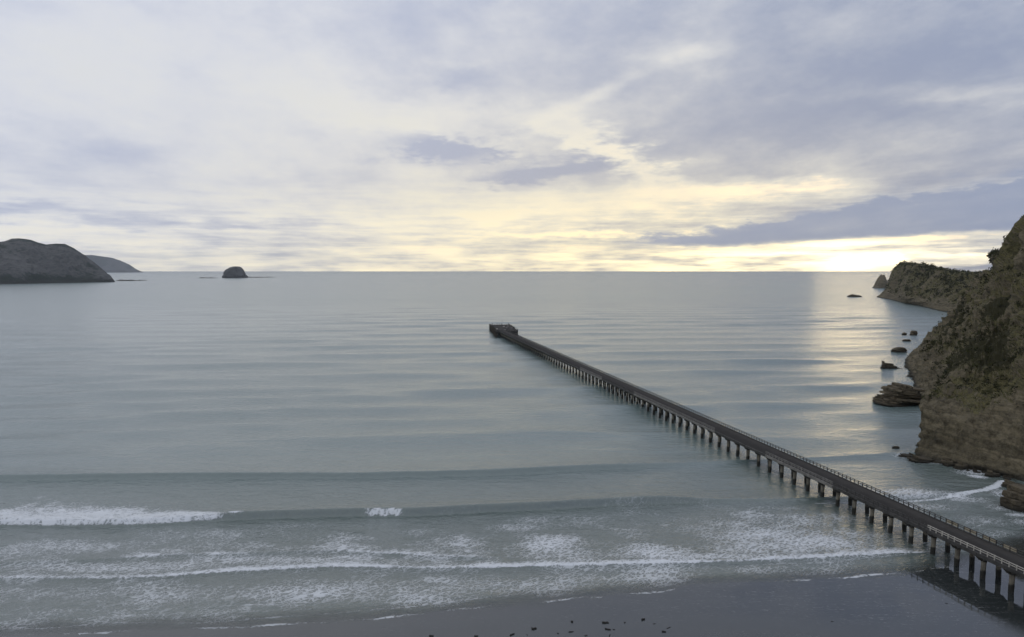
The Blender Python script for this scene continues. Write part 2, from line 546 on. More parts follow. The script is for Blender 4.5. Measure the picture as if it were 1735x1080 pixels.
    # wash round the foot of the cliff
    for (px, py, rx, ry, a) in [(1600, 782, 60, 5, .6), (1665, 800, 50, 6, .7), (1700, 838, 26, 9, .6), (1655, 808, 14, 4, .9), (1700, 862, 40, 8, .5),
                                (1530, 774, 22, 4, .5), (1722, 872, 26, 5, .6), (1560, 778, 30, 4, .5)]:
        foam = np.maximum(foam, patch(px, py, rx, ry, a))
    z *= calm
    # keep the film just under the sand landward of the lip
    turb = sstep(off, 130, 15)
    V = np.stack([x, y, z], -1).reshape(-1, 3)
    me = mesh_np('sea', V, grid_faces(*y.shape), water_material(), {'foam': foam, 'turbid': turb, 'film': 0.12 + 0.88 * sstep(off + 1.5 * fbm(x / 8., y / 5., 6.6, 3), -0.5, 6.0)})
    o = link('sea', me)
    tag(o, 'grey green sea with low swells rolling in towards the beach', None, None, 'structure')

build_sea()

def build_beach():
    m, N, b = new_mat('wet_sand')
    p = N.pos()
    x, y, z = N.sep(p)
    wet = N.attr('wet')
    n1 = N.noise(N.scale(p, (0.05, 0.16, 0)), 1.0, 5, 0.6, dist=0.4)
    n2 = N.noise(N.scale(p, (1.0, 1.6, 0)), 1.2, 5, 0.65)
    col = N.mix(n1, (0.018, 0.022, 0.022), (0.042, 0.048, 0.047))
    col = N.mix(N.sm(n2, 0.45, 0.8, 0.0, 0.5), col, (0.075, 0.075, 0.074))
    # thin lines of dried foam left by the last waves
    ln = N.noise(N.scale(p, (0.10, 1.3, 0)), 1.0, 4, 0.6, dist=0.8)
    lines = N.sm(N.math('ABSOLUTE', ln - 0.5), 0.0, 0.012, 1.0, 0.0) * N.sm(n2, 0.42, 0.62) * N.sm(wet, 0.35, 0.95)
    col = N.mix(lines * 0.30, col, (0.6, 0.6, 0.6))
    N.put(b.inputs['Base Color'], col)
    rg = N.lin(wet, 0.0, 1.0, 0.34, 0.03) + (n1 - 0.5) * 0.10 + N.sm(n2, 0.4, 0.8) * 0.03
    N.put(b.inputs['Roughness'], N.math('MAXIMUM', rg, 0.03))
    b.inputs['IOR'].default_value = 1.75
    rip = N.noise(N.scale(p, (0.22, 0.9, 0)), 1.0, 4, 0.6)
    bump(N, b, rip * 0.007 + n2 * 0.002, 0.8, 1.0)
    xs = np.concatenate([np.linspace(-1500, -210, 30), np.linspace(-200, 230, 520), np.linspace(245, 1500, 30)])
    yy = np.concatenate([np.linspace(-900, 60, 30), np.linspace(64, 190, 300)])
    X, Y = np.meshgrid(xs, yy)
    off = Y - shore_y(X)
    jag = 0.020 * fbm(X / 7., Y / 9., 0.7, 4) + 0.012 * fbm(X / 2.0, Y / 2.5, 3.7, 3)
    Z = np.where(off < 0, -0.010 * off, -0.02 * off) + jag * sstep(off, -60, -1)
    Z = Z + 0.0 - 0.05 * sstep(off, 4, 14)
    Z = np.where(Y < 60, Z + (60 - Y) * 0.02, Z)
    wet = sstep(off, -26, -3) * (0.5 + 0.5 * sstep(X, 0, 60)) + 0.55 * sstep(X, 40, 75)
    me = mesh_np('beach', np.stack([X, Y, Z], -1).reshape(-1, 3), grid_faces(*X.shape), m, {'wet': np.clip(wet, 0, 1)})
    tag(link('beach', me), 'dark wet sand beach at the edge of the sea', None, None, 'structure')

build_beach()

# ================================================================== cliffs and headlands
def rock_material(name, rock_a, rock_b, green_a, green_b, tilt=0.26, strata=0.55, grain=1.0):
    m, N, b = new_mat(name)
    p = N.pos()
    x, y, z = N.sep(p)
    veg = N.attr('veg')
    n1 = N.noise(p, 0.05 / grain, 5, 0.6)
    n2 = N.noise(p, 0.42 / grain, 6, 0.68)
    n3 = N.noise(p, 1.7 / grain, 4, 0.65)
    s = z + x * tilt + y * 0.05 + n1 * 8.0 * grain + n2 * 1.6 * grain
    lay = N.noise(N.vec(x * 0.012, y * 0.012, s * strata), 1.0 / grain, 5, 0.7)
    rock = N.mix(N.sm(lay, 0.30, 0.72), rock_a, rock_b)
    rock = N.mix(N.sm(n2, 0.44, 0.64, 0.0, 0.62), rock, tuple(c * 0.38 for c in rock_a))  # dark mottle puts the shade of crevices into the rock colour
    rock = N.mix(N.sm(n3, 0.50, 0.70, 0.0, 0.22), rock, tuple(min(1.0, c * 1.35) for c in rock_b))
    grn = N.mix(N.sm(n2 * 0.6 + n3 * 0.4, 0.42, 0.58), green_a, green_b)
    shaded_thicket = N.sm(N.attr('shaded_thicket') + (n2 - 0.5) * 1.7, 0.40, 0.62)
    grn = N.mix(shaded_thicket, grn, tuple(c * 0.75 for c in green_a))  # dark scrub cover with the slope's shade painted into its colour
    vm = N.math('MAXIMUM', N.sm(veg + (n2 - 0.5) * 0.9 + (n3 - 0.5) * 0.5, 0.42, 0.58), shaded_thicket)
    col = N.mix(vm, rock, grn)
    # wet, weed stained band just above the water
    wetb = N.sm(z + (n2 - 0.5) * 1.6 * grain, 0.5 * grain, 2.4 * grain, 1.0, 0.0)
    col = N.mix(wetb * 0.8, col, (0.025, 0.024, 0.02))
    N.put(b.inputs['Base Color'], col)
    b.inputs['Roughness'].default_value = 0.92
    b.inputs['Specular IOR Level'].default_value = 0.2
    bump(N, b, n2 * 0.9 + n3 * 0.45 + lay * (1.0 - vm * 0.8) * 0.55, 1.0, 0.8 * grain)
    return m

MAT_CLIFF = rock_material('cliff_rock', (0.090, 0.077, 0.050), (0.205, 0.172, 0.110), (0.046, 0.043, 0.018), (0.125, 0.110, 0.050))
MAT_FAR = rock_material('far_rock', (0.058, 0.062, 0.060), (0.125, 0.126, 0.120), (0.010, 0.017, 0.013), (0.030, 0.040, 0.030), tilt=0.35, strata=0.10, grain=9.0)
MAT_ROCK = rock_material('sea_rock', (0.075, 0.062, 0.044), (0.155, 0.128, 0.085), (0.04, 0.04, 0.02), (0.08, 0.07, 0.04), tilt=0.35, strata=0.8, grain=0.7)

def catmull(P, n):
    P = np.asarray(P, float)
    k = len(P)
    ext = np.concatenate([[2 * P[0] - P[1]], P, [2 * P[-1] - P[-2]]])
    t = np.linspace(0, k - 1, n)
    i = np.minimum(t.astype(int), k - 2)
    f = (t - i)[:, None]
    p0, p1, p2, p3 = ext[i], ext[i + 1], ext[i + 2], ext[i + 3]
    return 0.5 * ((2 * p1) + (-p0 + p2) * f + (2 * p0 - 5 * p1 + 4 * p2 - p3) * f ** 2 + (-p0 + 3 * p1 - 3 * p2 + p3) * f ** 3)

def resample(P, n, power=1.5):
    Q = catmull(P, 240)
    s = np.concatenate([[0], np.cumsum(np.linalg.norm(np.diff(Q, axis=0), axis=1))])
    t = s[-1] * np.linspace(0, 1, n) ** power
    return np.stack([np.interp(t, s, Q[:, k]) for k in range(3)], -1)

def loft(ribs, counts, nv):
    R = np.array([resample(r, nv) for r in ribs])           # ribs x nv x 3
    k = len(ribs)
    rows = []
    for i in range(k - 1):
        p0 = R[max(i - 1, 0)]
        p1, p2 = R[i], R[i + 1]
        p3 = R[min(i + 2, k - 1)]
        for j in range(counts[i]):
            f = j / counts[i]
            m1, m2 = (p2 - p0) * 0.35, (p3 - p1) * 0.35
            # scale tangents to the local span so uneven ribs do not overshoot
            L = np.linalg.norm(p2 - p1, axis=1, keepdims=True)
            m1 = m1 / (np.linalg.norm(m1, axis=1, keepdims=True) + 1e-6) * np.minimum(np.linalg.norm(m1, axis=1, keepdims=True), L)
            m2 = m2 / (np.linalg.norm(m2, axis=1, keepdims=True) + 1e-6) * np.minimum(np.linalg.norm(m2, axis=1, keepdims=True), L)
            h00, h10 = 2 * f ** 3 - 3 * f ** 2 + 1, f ** 3 - 2 * f ** 2 + f
            h01, h11 = -2 * f ** 3 + 3 * f ** 2, f ** 3 - f ** 2
            rows.append(h00 * p1 + h10 * m1 + h01 * p2 + h11 * m2)
    rows.append(R[-1])
    return np.array(rows)                                   # nu x nv x 3

def normals(S):
    du = np.gradient(S, axis=0)
    dv = np.gradient(S, axis=1)
    n = np.cross(du, dv)
    return n / (np.linalg.norm(n, axis=-1, keepdims=True) + 1e-9)

def rib(base, *pts):
    """base: point on the water; pts: points above; the rib starts below the water"""
    b = np.array(base, float)
    p = [np.array(q, float) for q in pts]
    out = np.array([2 * b[0] - p[0][0], 2 * b[1] - p[0][1]]) - b[:2]
    return [np.array([b[0], b[1], -3.0]), np.array([b[0], b[1], 0.3])] + p

def P3(x, y, z): return np.array([x, y, z], float)

def build_headland():
    ribs = [
        rib(P3(260, 70, 0), P3(264, 74, 8), P3(275, 80, 26), P3(300, 92, 52), P3(330, 110, 72), P3(380, 130, 88)),
        rib(P3(205, 128, 0), P3(208, 131, 9), P3(216, 138, 24), P3(238, 152, 50), P3(262, 175, 72), P3(330, 215, 96)),
        rib(G(1850, 850), P3(164, 180, 6), P3(170, 184, 15), P3(190, 200, 36), P3(222, 228, 62), P3(250, 262, 84), P3(330, 310, 104)),
        rib(G(1735, 816), W(1737, 770, 197), W(1738, 705, 205), W(1738, 640, 222), W(1737, 540, 262), W(1738, 440, 300), W(1750, 345, 330), P3(340, 380, 108)),
        rib(G(1640, 795), W(1642, 760, 209), W(1652, 700, 216), W(1682, 655, 238), W(1698, 590, 268), W(1712, 520, 293), W(1724, 440, 318), W(1742, 352, 338), P3(350, 400, 108)),
        rib(G(1548, 772), W(1557, 745, 224), W(1557, 684, 227), W(1600, 655, 240), W(1642, 612, 266), W(1668, 540, 298), W(1690, 470, 325), W(1704, 420, 345), W(1730, 370, 358), P3(360, 440, 104)),
        rib(P3(166, 262, 0), P3(166, 264, 8), P3(170, 268, 14), W(1600, 640, 290), W(1628, 590, 312), W(1652, 530, 345), W(1676, 475, 365), W(1696, 430, 380), W(1722, 392, 395), P3(370, 480, 96)),
        rib(G(1566, 684), W(1572, 668, 308), W(1576, 655, 318), W(1588, 610, 350), W(1612, 570, 378), W(1638, 520, 400), W(1662, 482, 412), W(1686, 446, 425), W(1710, 420, 445), P3(390, 540, 88)),
        rib(G(1549, 652), W(1551, 640, 368), W(1560, 606, 385), W(1583, 576, 415), W(1618, 533, 445), W(1645, 503, 462), W(1662, 474, 475), W(1682, 452, 492), W(1705, 432, 520), P3(430, 600, 80)),
        rib(G(1537, 608), W(1542, 598, 474), W(1556, 587, 478), W(1574, 566, 484), W(1600, 547, 490), W(1620, 528, 496), W(1646, 504, 510), W(1664, 470, 530), W(1695, 450, 560), P3(470, 680, 74)),
        rib(P3(385, 610, 0), P3(392, 614, 12), P3(404, 620, 22), P3(420, 630, 34), P3(445, 650, 46), P3(480, 680, 55), P3(560, 740, 60)),
        rib(P3(600, 890, 0), P3(608, 894, 12), P3(622, 902, 26), P3(645, 915, 40), P3(675, 935, 52), P3(705, 960, 60), P3(790, 1010, 63)),
        rib(G(1590, 527), W(1594, 517, 1024), W(1601, 503, 1036), W(1612, 488, 1052), W(1626, 472, 1072), W(1642, 459, 1095), P3(830, 1130, 44)),
        rib(G(1561, 519.5), W(1566, 511, 1122), W(1574, 500, 1132), W(1582, 486, 1146), W(1593, 470, 1162), W(1606, 457.5, 1185), P3(900, 1240, 40)),
        rib(G(1531, 514), W(1537, 506, 1205), W(1544, 496, 1215), W(1551, 480, 1228), W(1561, 462, 1244), W(1573, 449.5, 1270), P3(930, 1340, 44)),
        rib(G(1507, 508), W(1511, 502, 1400), W(1517, 492, 1406), W(1522, 474, 1415), W(1529, 456, 1425), W(1541, 446.3, 1445), P3(960, 1480, 44)),
        rib(G(1485, 503.6), W(1491, 500, 1530), W(1500, 491, 1536), W(1507, 478, 1542), W(1512, 462, 1546), W(1519, 452.5, 1552), W(1535, 447, 1565), P3(1010, 1560, 42)),
        rib(P3(930, 1690, 0), P3(935, 1685, 10), P3(945, 1675, 26), P3(960, 1660, 44), P3(985, 1645, 50), P3(1040, 1620, 40)),
        rib(P3(1200, 1800, 0), P3(1200, 1795, 12), P3(1200, 1780, 30), P3(1200, 1760, 36), P3(1200, 1730, 38), P3(1200, 1650, 36)),
    ]
    counts = [14, 30, 70, 110, 110, 90, 70, 70, 80, 50, 30, 40, 46, 46, 50, 46, 24, 20]
    S = loft(ribs, counts, 230)
    x, y, z = S[..., 0], S[..., 1], S[..., 2]
    nrm = normals(S)
    # make normals point up/outwards
    flip = np.where(nrm[..., 2:3].mean() < 0, -1.0, 1.0)
    nrm = nrm * flip
    sc = np.clip(y / 420.0, 0.75, 3.0)
    hgt = sstep(z, -1, 10)
    # gullies and buttresses
    wx, wy = x + 6 * fbm(x / 30., y / 30., z / 30., 2), y + 6 * fbm(x / 30. + 9, y / 30., z / 30., 2)
    d = 9.5 * (fbm(wx / 36., wy / 36., z / 90., 4, 0.5, True) - 0.52) * sstep(z, 10, 34)
    d += 4.8 * (fbm(wx / 13., wy / 13., z / 24., 5, 0.58, True) - 0.48) * (0.55 * hgt + 0.45 * sstep(z, 8, 24))
    d += 1.7 * fbm(x / 4.0, y / 4.0, z / 4.0, 4, 0.6) * (0.4 + 0.6 * hgt)
    d += 0.6 * fbm(x / 1.6, y / 1.6, z / 1.6, 3, 0.65) + 0.9 * (fbm(x / 5., y / 5., z / 3.2, 4, 0.6, True) - 0.4) * sstep(z, 40, 15)
    # erosion ribs running down the slope, spaced along the coast
    U = np.concatenate([[0], np.cumsum(np.linalg.norm(np.diff(S[:, 40], axis=0), axis=1))])[:, None] + 4 * fbm(x / 20., y / 20., z / 20., 3)
    d += 3.4 * (fbm(U / 13., z / 55., 0.3, 4, 0.6, True) - 0.5) * sstep(z, 2, 14) * (0.6 + 0.4 * sstep(z, 12, 40))
    d += 1.3 * (fbm(U / 4.5, z / 16., 4.3, 3, 0.6, True) - 0.4) * sstep(z, 1, 8)
    # bedding: layers dipping to the right, proud and recessed
    wob = 2.5 * fbm(x / 22., y / 22., z / 22., 3)
    s = z + 0.26 * x + 0.05 * y + wob
    bed = fbm(x / 40., y / 40., s / 1.5, 3, 0.65)
    bed = np.tanh(bed * 4.5) * (0.8 + 0.9 * fbm(x / 9., y / 9., z / 9., 3))
    rocky = sstep(z, 34, 12) * 0.8 + 0.2
    d += bed * 0.40 * rocky * sstep(z, -2.5, 1.0)
    d *= np.clip(sc, 0.8, 1.2) * (1 - 0.35 * sstep(y, 600, 1000))
    d *= sstep(np.arange(S.shape[1])[None, :] * 1.0, 229, 200)
    d = d - 0.6 - 2.0 * sstep(y, 700, 1000) * sstep(z, 20, 45) * sstep(y, 1450, 1150)
    S2 = S + nrm * d[..., None]
    # foot of the cliff: broken shelf
    foot = sstep(z, 4.0, -0.5) * sstep(y, 700, 500)
    S2[..., :2] += (nrm[..., :2] * (2.6 * fbm(x / 5.0, y / 5.0, z / 3.0, 4, 0.6) + 1.6 * fbm(x / 2.0, y / 2.0, z / 1.2, 3, 0.6) + 0.9)[..., None]) * foot[..., None]
    n2 = normals(S2) * flip
    slope = n2[..., 2]
    zn = z + 9 * fbm(x / 14., y / 14., z / 14., 4)
    veg = 0.27 + 0.85 * (slope - 0.42) + 0.75 * fbm(x / 19., y / 19., z / 19., 5, 0.6) + 0.20 * sstep(zn, 10, 40) - 0.55 * sstep(zn, 24, 8) - 0.22 * sstep(d, -1.0, 4.0)
    # soil scars of bare yellow rock
    veg -= 0.25 * sstep(fbm(x / 40., y / 40., z / 40. + 5, 3), 0.12, 0.4)
    veg += 0.22 * sstep(y, 700, 1000)
    thk = np.zeros_like(x)  # dark patches: scrub and gully shade together, put into the ground colour
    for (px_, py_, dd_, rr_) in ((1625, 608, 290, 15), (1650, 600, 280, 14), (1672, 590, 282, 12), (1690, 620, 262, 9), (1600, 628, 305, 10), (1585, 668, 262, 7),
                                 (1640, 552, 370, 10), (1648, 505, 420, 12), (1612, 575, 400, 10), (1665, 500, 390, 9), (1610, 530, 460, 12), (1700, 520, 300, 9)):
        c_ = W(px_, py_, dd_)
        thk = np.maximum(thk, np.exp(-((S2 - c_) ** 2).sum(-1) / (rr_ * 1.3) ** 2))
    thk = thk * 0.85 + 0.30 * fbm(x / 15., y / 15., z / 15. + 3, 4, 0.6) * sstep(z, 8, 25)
    me = mesh_np('headland', S2.reshape(-1, 3), grid_faces(*S2.shape[:2]), MAT_CLIFF, {'veg': veg, 'shaded_thicket': thk})
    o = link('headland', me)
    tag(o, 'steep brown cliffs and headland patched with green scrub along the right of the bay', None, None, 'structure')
    return S2, n2, veg, slope

HL = build_headland()

# ---- scrub clinging to the cliffs
def build_scrub(S, nrm, veg):
    m, N, b = new_mat('scrub_leaf')
    p = N.pos()
    n = N.noise(p, 0.35, 3, 0.6)
    a = N.attr('tone')
    c = N.mix(a, (0.015, 0.018, 0.008), (0.062, 0.064, 0.024))
    c = N.mix(N.sm(n, 0.5, 0.75, 0, 0.5), c, (0.10, 0.088, 0.040))
    N.put(b.inputs['Base Color'], c)
    b.inputs['Roughness'].default_value = 0.85
    b.inputs['Specular IOR Level'].default_value = 0.15
    P = S[:-1, :-1].reshape(-1, 3)
    du = np.linalg.norm(S[1:, :-1] - S[:-1, :-1], axis=-1).ravel()
    dv = np.linalg.norm(S[:-1, 1:] - S[:-1, :-1], axis=-1).ravel()
    nn = nrm[:-1, :-1].reshape(-1, 3)
    v = veg[:-1, :-1].ravel()
    cl = fbm(P[:, 0] / 11., P[:, 1] / 11., P[:, 2] / 11., 3)
    for (px_, py_, dd_, rr_) in ((1635, 605, 285, 17), (1610, 590, 320, 14), (1665, 580, 285, 13), (1600, 640, 290, 10), (1660, 505, 390, 14), (1640, 545, 370, 12), (1700, 630, 250, 9)):
        c_ = W(px_, py_, dd_)
        cl = cl + 0.9 * np.exp(-((P - c_) ** 2).sum(1) / rr_ ** 2)
    w = du * dv * np.clip(v - 0.26 + cl * 0.9, 0, 1.0) * (P[:, 2] > 7) * (P[:, 1] < 1700) * (P[:, 0] / P[:, 1] < 0.95)
    w = w / np.maximum(1.0, (P[:, 1] / 400.0) ** 1.6)
    nb = 9500
    idx = RNG.choice(len(P), nb, p=w / w.sum())
    c = P[idx] + RNG.normal(0, 0.5, (nb, 3))
    far = np.clip(c[:, 1] / 380.0, 0.8, 3.2)
    r = (0.55 + 1.25 * RNG.random(nb) ** 2.2) * far
    K = 26
    # leaf sprays: small quads spread over a flattened dome
    dirs = RNG.normal(0, 1, (nb, K, 3))
    dirs /= np.linalg.norm(dirs, axis=-1, keepdims=True)
    rad = r[:, None] * (0.45 + 0.6 * RNG.random((nb, K)))
    cen = c[:, None, :] + dirs * rad[..., None] * np.array([1.0, 1.0, 0.8]) + nn[idx][:, None, :] * (r * 0.35)[:, None, None]
    a1 = RNG.normal(0, 1, (nb, K, 3))
    a1 /= np.linalg.norm(a1, axis=-1, keepdims=True)
    a2 = np.cross(a1, dirs + RNG.normal(0, 0.5, (nb, K, 3)))
    a2 /= np.linalg.norm(a2, axis=-1, keepdims=True) + 1e-6
    sz = (0.22 * r)[:, None] * (0.6 + 0.9 * RNG.random((nb, K)))
    q = np.stack([cen + a1 * sz[..., None], cen + a2 * sz[..., None] * 0.8, cen - a1 * sz[..., None], cen - a2 * sz[..., None] * 0.8], 2)
    V = q.reshape(-1, 3)
    F = np.arange(len(V)).reshape(-1, 4)
    tone = np.repeat(np.clip(RNG.normal(0.45, 0.28, nb), 0, 1), K * 4)
    me = mesh_np('scrub', V, F, m, {'tone': tone}, smooth=False)
    tag(link('scrub', me), 'low green scrub clinging to the cliffs', None, None, 'stuff')

build_scrub(HL[0], HL[1], HL[2])

# ---- ridge shaped distant land
def ridge_land(name, base_px, crest_px, depth, back, mat, amp, scale, seed, veg0=0.5, nv=70, nu=160):
    """base_px: list of (px, ground distance); crest_px: list of (px, py); the crest lies depth behind the foot"""
    pxs = np.array([q[0] for q in crest_px], float)
    t = np.linspace(0, 1, nu)
    px = np.interp(t, np.linspace(0, 1, len(pxs)), pxs)
    py = np.interp(px, pxs, [q[1] for q in crest_px])
    gd = np.interp(px, [q[0] for q in base_px], [q[1] for q in base_px])
    rows = []
    for a, b_, g in zip(px, py, gd):
        foot = ray(a, 470)
        foot = P3(foot[0] / foot[1] * g, g, 0)
        dd = depth * (0.15 + 0.85 * min(1.0, max(0.0, (476 - b_) / 60.0)))
        cr = W(a, b_, g + dd)
        cr[2] = max(cr[2], 3.0)
        kb = 1 + back / cr[1]
        bk = P3(cr[0] * kb, cr[1] * kb, -20)
        v = np.linspace(0, 1, nv)
        f = np.minimum(v / 0.72, 1.0)[:, None]
        h = np.clip((v - 0.72) / 0.28, 0, 1)[:, None]
        pt = foot + (cr - foot) * f
        pt[:, 2] = foot[2] - 4 + (cr[2] - foot[2] + 4) * (f[:, 0] ** 0.9)
        pt = pt * (1 - h) + bk * h
        rows.append(pt)
    S = np.array(rows)
    x, y, z = S[..., 0], S[..., 1], S[..., 2]
    n = normals(S)
    n *= np.sign(n[..., 2].mean())
    v = np.linspace(0, 1, nv)[None, :]
    face = sstep(v, 0.0, 0.15) * sstep(v, 0.72, 0.58)
    # spurs running down the face
    u = x / scale
    d = amp * fbm(u + 0.35 * z / scale, y / scale * 0.3, z / scale * 0.25 + seed, 5, 0.55, True) * (0.0 + 1.0 * face)
    d += amp * 0.20 * fbm(x / scale * 3, y / scale * 3, z / scale * 2 + seed, 5, 0.6, True) * (0.02 + 0.98 * face)
    endt = sstep(np.linspace(0, 1, nu), 1.0, 0.86)[:, None]
    rel = d / amp
    d = (d - amp * 0.35 * face) * endt
    S2 = S + n * d[..., None]
    veg = veg0 + 0.55 * fbm(x / scale * 1.6, y / scale * 1.6, z / scale * 1.6 + 2, 5, 0.6) - 0.95 * (rel - 0.42) * face + 0.1 * sstep(z, 60, 180)  # plant cover, plus painted relief shade: gullies darker, spurs paler
    me = mesh_np(name, S2.reshape(-1, 3), grid_faces(*S2.shape[:2]), mat, {'veg': veg})
    o = link(name, me)
    return o

o = ridge_land('headland', [(-260, 2500), (0, 2880), (195, 3400), (215, 3450)],
               [(-260, 430), (-160, 398), (-80, 402), (-30, 398), (0, 410), (8, 409), (20, 404.5), (33, 404), (52, 406.5), (64, 411), (78, 414.5), (95, 413), (110, 413.5),
                (124, 420), (140, 430.5), (160, 445), (178, 460), (190, 472), (195, 477)],
               430, 600, MAT_FAR, 46.0, 190.0, 1.3, nu=240, nv=90)
tag(o, 'dark rugged headland with bare gullies across the bay at the far left', None, None, 'structure')
o = ridge_land('hills', [(60, 16000), (245, 16000)],
               [(60, 428), (110, 430), (140, 432.5), (155, 432), (172, 434.5), (190, 437), (205, 442), (220, 449), (232, 457), (243, 461.3)],
               900, 1600, MAT_FAR, 30.0, 500.0, 4.1, nu=120, nv=50)
tag(o, 'pale hazy headland on the horizon behind the dark left headland', None, None, 'structure')

# ---- rocks and islets
def rock_mesh(name, L, Wd, H, seed, mat, prof=None, nu=44, nv=22, bed=0.25, tilt=0.3, rough=0.22, flat=0.0):
    """an irregular rock: superellipse plan, domed or slabby side, bedding ledges"""
    a = np.linspace(0, 2 * np.pi, nu, endpoint=False)
    v = np.linspace(0, 1, nv)
    A, Vv = np.meshgrid(a, v)
    # radius against height
    hh = Vv
    rr = np.cos(hh * np.pi / 2) ** (0.55 - 0.3 * flat)
    zz = np.sin(hh * np.pi / 2) ** (1.0 - 0.35 * flat)
    cx, sx = np.cos(A), np.sin(A)
    px = np.sign(cx) * np.abs(cx) ** 0.8 * rr
    py = np.sign(sx) * np.abs(sx) ** 0.8 * rr
    if prof is not None:
        # height of the outline along the length
        zz = zz * np.interp(px, [q[0] for q in prof], [q[1] for q in prof])
    n = fbm(px * 1.7 + seed, py * 1.7, zz * 1.7 + seed * 0.7, 4, 0.55) + 0.45 * fbm(px * 3.1 + seed, py * 3.1, zz * 3.1, 4, 0.6, True) - 0.1
    k = 1 + rough * 1.7 * n
    X, Y, Z = px * L / 2 * k, py * Wd / 2 * k, zz * H * (1 + 0.5 * rough * n)
    st = np.tanh(3 * fbm(X / (L * 2) + seed, Y / (L * 2), (Z + tilt * X) / (H * 0.16), 2))
    X += cx * st * bed * 0.10 * L * (1 - Vv * 0.5)
    Y += sx * st * bed * 0.10 * Wd * (1 - Vv * 0.5)
    Z = Z - 0.12 * H
    V = np.stack([X, Y, Z], -1).reshape(-1, 3)
    F = grid_faces(nv, nu, True)
    return mesh_np(name, V, F, mat, {'veg': np.full(len(V), 0.05 if mat is MAT_ROCK else 0.35)})

def slab_rock(name, L, Wd, H, seed, mat, prof, layers=7, n=18):
    """a bedded rock: uneven slabs stacked and stepped back, each with a broken outline"""
    r = random.Random(seed)
    V, F = [], []
    zb = -0.25 * H
    for k in range(layers):
        t = k / max(1, layers - 1)
        th = (1.25 * H / layers) * r.uniform(0.8, 1.25)
        # how far along the length this level is still inside the outline
        xs = np.linspace(-1, 1, 41)
        ok = [q for q in xs if np.interp(q, [p[0] for p in prof], [p[1] for p in prof]) >= t * 0.98]
        x0, x1 = (min(ok), max(ok)) if ok else (-0.1, 0.1)
        cx, rx = (x0 + x1) / 2 * L / 2, max(0.06, (x1 - x0) / 2) * L / 2
        ry = Wd / 2 * (1 - 0.25 * t) * r.uniform(0.8, 1.1)
        cx += r.uniform(-.06, .06) * L
        rim = []
        for a in range(n):
            ang = 2 * math.pi * (a + r.uniform(-.3, .3)) / n
            q = r.uniform(0.74, 1.14)
            c, s_ = math.cos(ang), math.sin(ang)
            rim.append((cx + math.copysign(abs(c) ** 0.7, c) * rx * q, math.copysign(abs(s_) ** 0.7, s_) * ry * q))
        base = len(V)
        for z_, sc_ in ((zb, 0.95), (zb + th * 0.25, 1.0), (zb + th * 0.9, 0.98), (zb + th, 0.93)):
            for (u, w) in rim:
                V.append((cx + (u - cx) * sc_ * r.uniform(.97, 1.03), w * sc_, z_ + r.uniform(-.06, .06) * th))
        V.append((cx, 0, zb + th * 1.05))
        for j in range(3):
            for a in range(n):
                b2 = (a + 1) % n
                F.append((base + j * n + a, base + j * n + b2, base + (j + 1) * n + b2, base + (j + 1) * n + a))
        for a in range(0, n, 2):
            F.append((base + 3 * n + a, base + 3 * n + (a + 1) % n, base + 3 * n + (a + 2) % n, base + 4 * n))
        zb += th * 0.93
    return mesh_np(name, V, F, mat, {'veg': np.full(len(V), 0.05)}, smooth=False)

def put_slab(name, px, py, lpx, hpx, label, seed, depth, prof, layers=7, dip=0.0, rz=0.0, group='rocks standing off the cliffs', cat='rock'):
    g = G(px, py)
    k = g[1] / FPX
    o = link(name, slab_rock(name, lpx * k, lpx * k * depth, hpx * k, seed, MAT_ROCK, prof, layers))
    o.location = (g[0], g[1] + lpx * k * depth * 0.35, 0)
    o.rotation_euler = (0, dip, rz)
    return tag(o, label, cat, group)

def put_rock(name, px, py, lpx, hpx, label, seed, depth=0.7, mat=None, prof=None, rz=0.0, flat=0.4, group='rocks standing off the cliffs', cat='rock', rough=0.22, bed=0.25, **kw):
    g = G(px, py)
    k = g[1] / FPX
    me = rock_mesh(name, lpx * k, lpx * k * depth, hpx * k * 1.12, seed, mat or MAT_ROCK, prof, flat=flat, rough=rough, bed=bed, **kw)
    o = link(name, me)
    o.location = (g[0], g[1] + lpx * k * depth * 0.35, 0)
    o.rotation_euler = (0, 0, rz)
    return tag(o, label, cat, group)

def foot_boulders():
    line = [(1536, 773), (1560, 779), (1590, 784), (1620, 790), (1650, 797), (1680, 806), (1705, 813), (1735, 822)]
    q = np.array([G(*p) for p in line])
    for k in range(26):
        t = (k + random.random() * 0.8) / 26 * (len(line) - 1)
        i = min(int(t), len(line) - 2)
        p = q[i] * (1 - t + i) + q[i + 1] * (t - i)
        sz = 0.6 + 2.6 * random.random() ** 2.5
        me = slab_rock('sea_rock', sz * 1.8, sz * 1.2, sz * random.uniform(.5, .9), 70 + k, MAT_ROCK, [(-1, random.random()), (-.3, 1), (.4, .8), (1, random.random())], 3, 10)
        o = link('sea_rock', me)
        o.location = (p[0] + random.uniform(-1.8, 1.6), p[1] + random.uniform(-1.2, 2.0), -random.random() * 0.2)
        o.rotation_euler = (0, 0, random.random() * 6)
        tag(o, 'dark wet boulder in the jumble along the foot of the near bluff', 'rock', 'boulders at the foot of the near bluff')

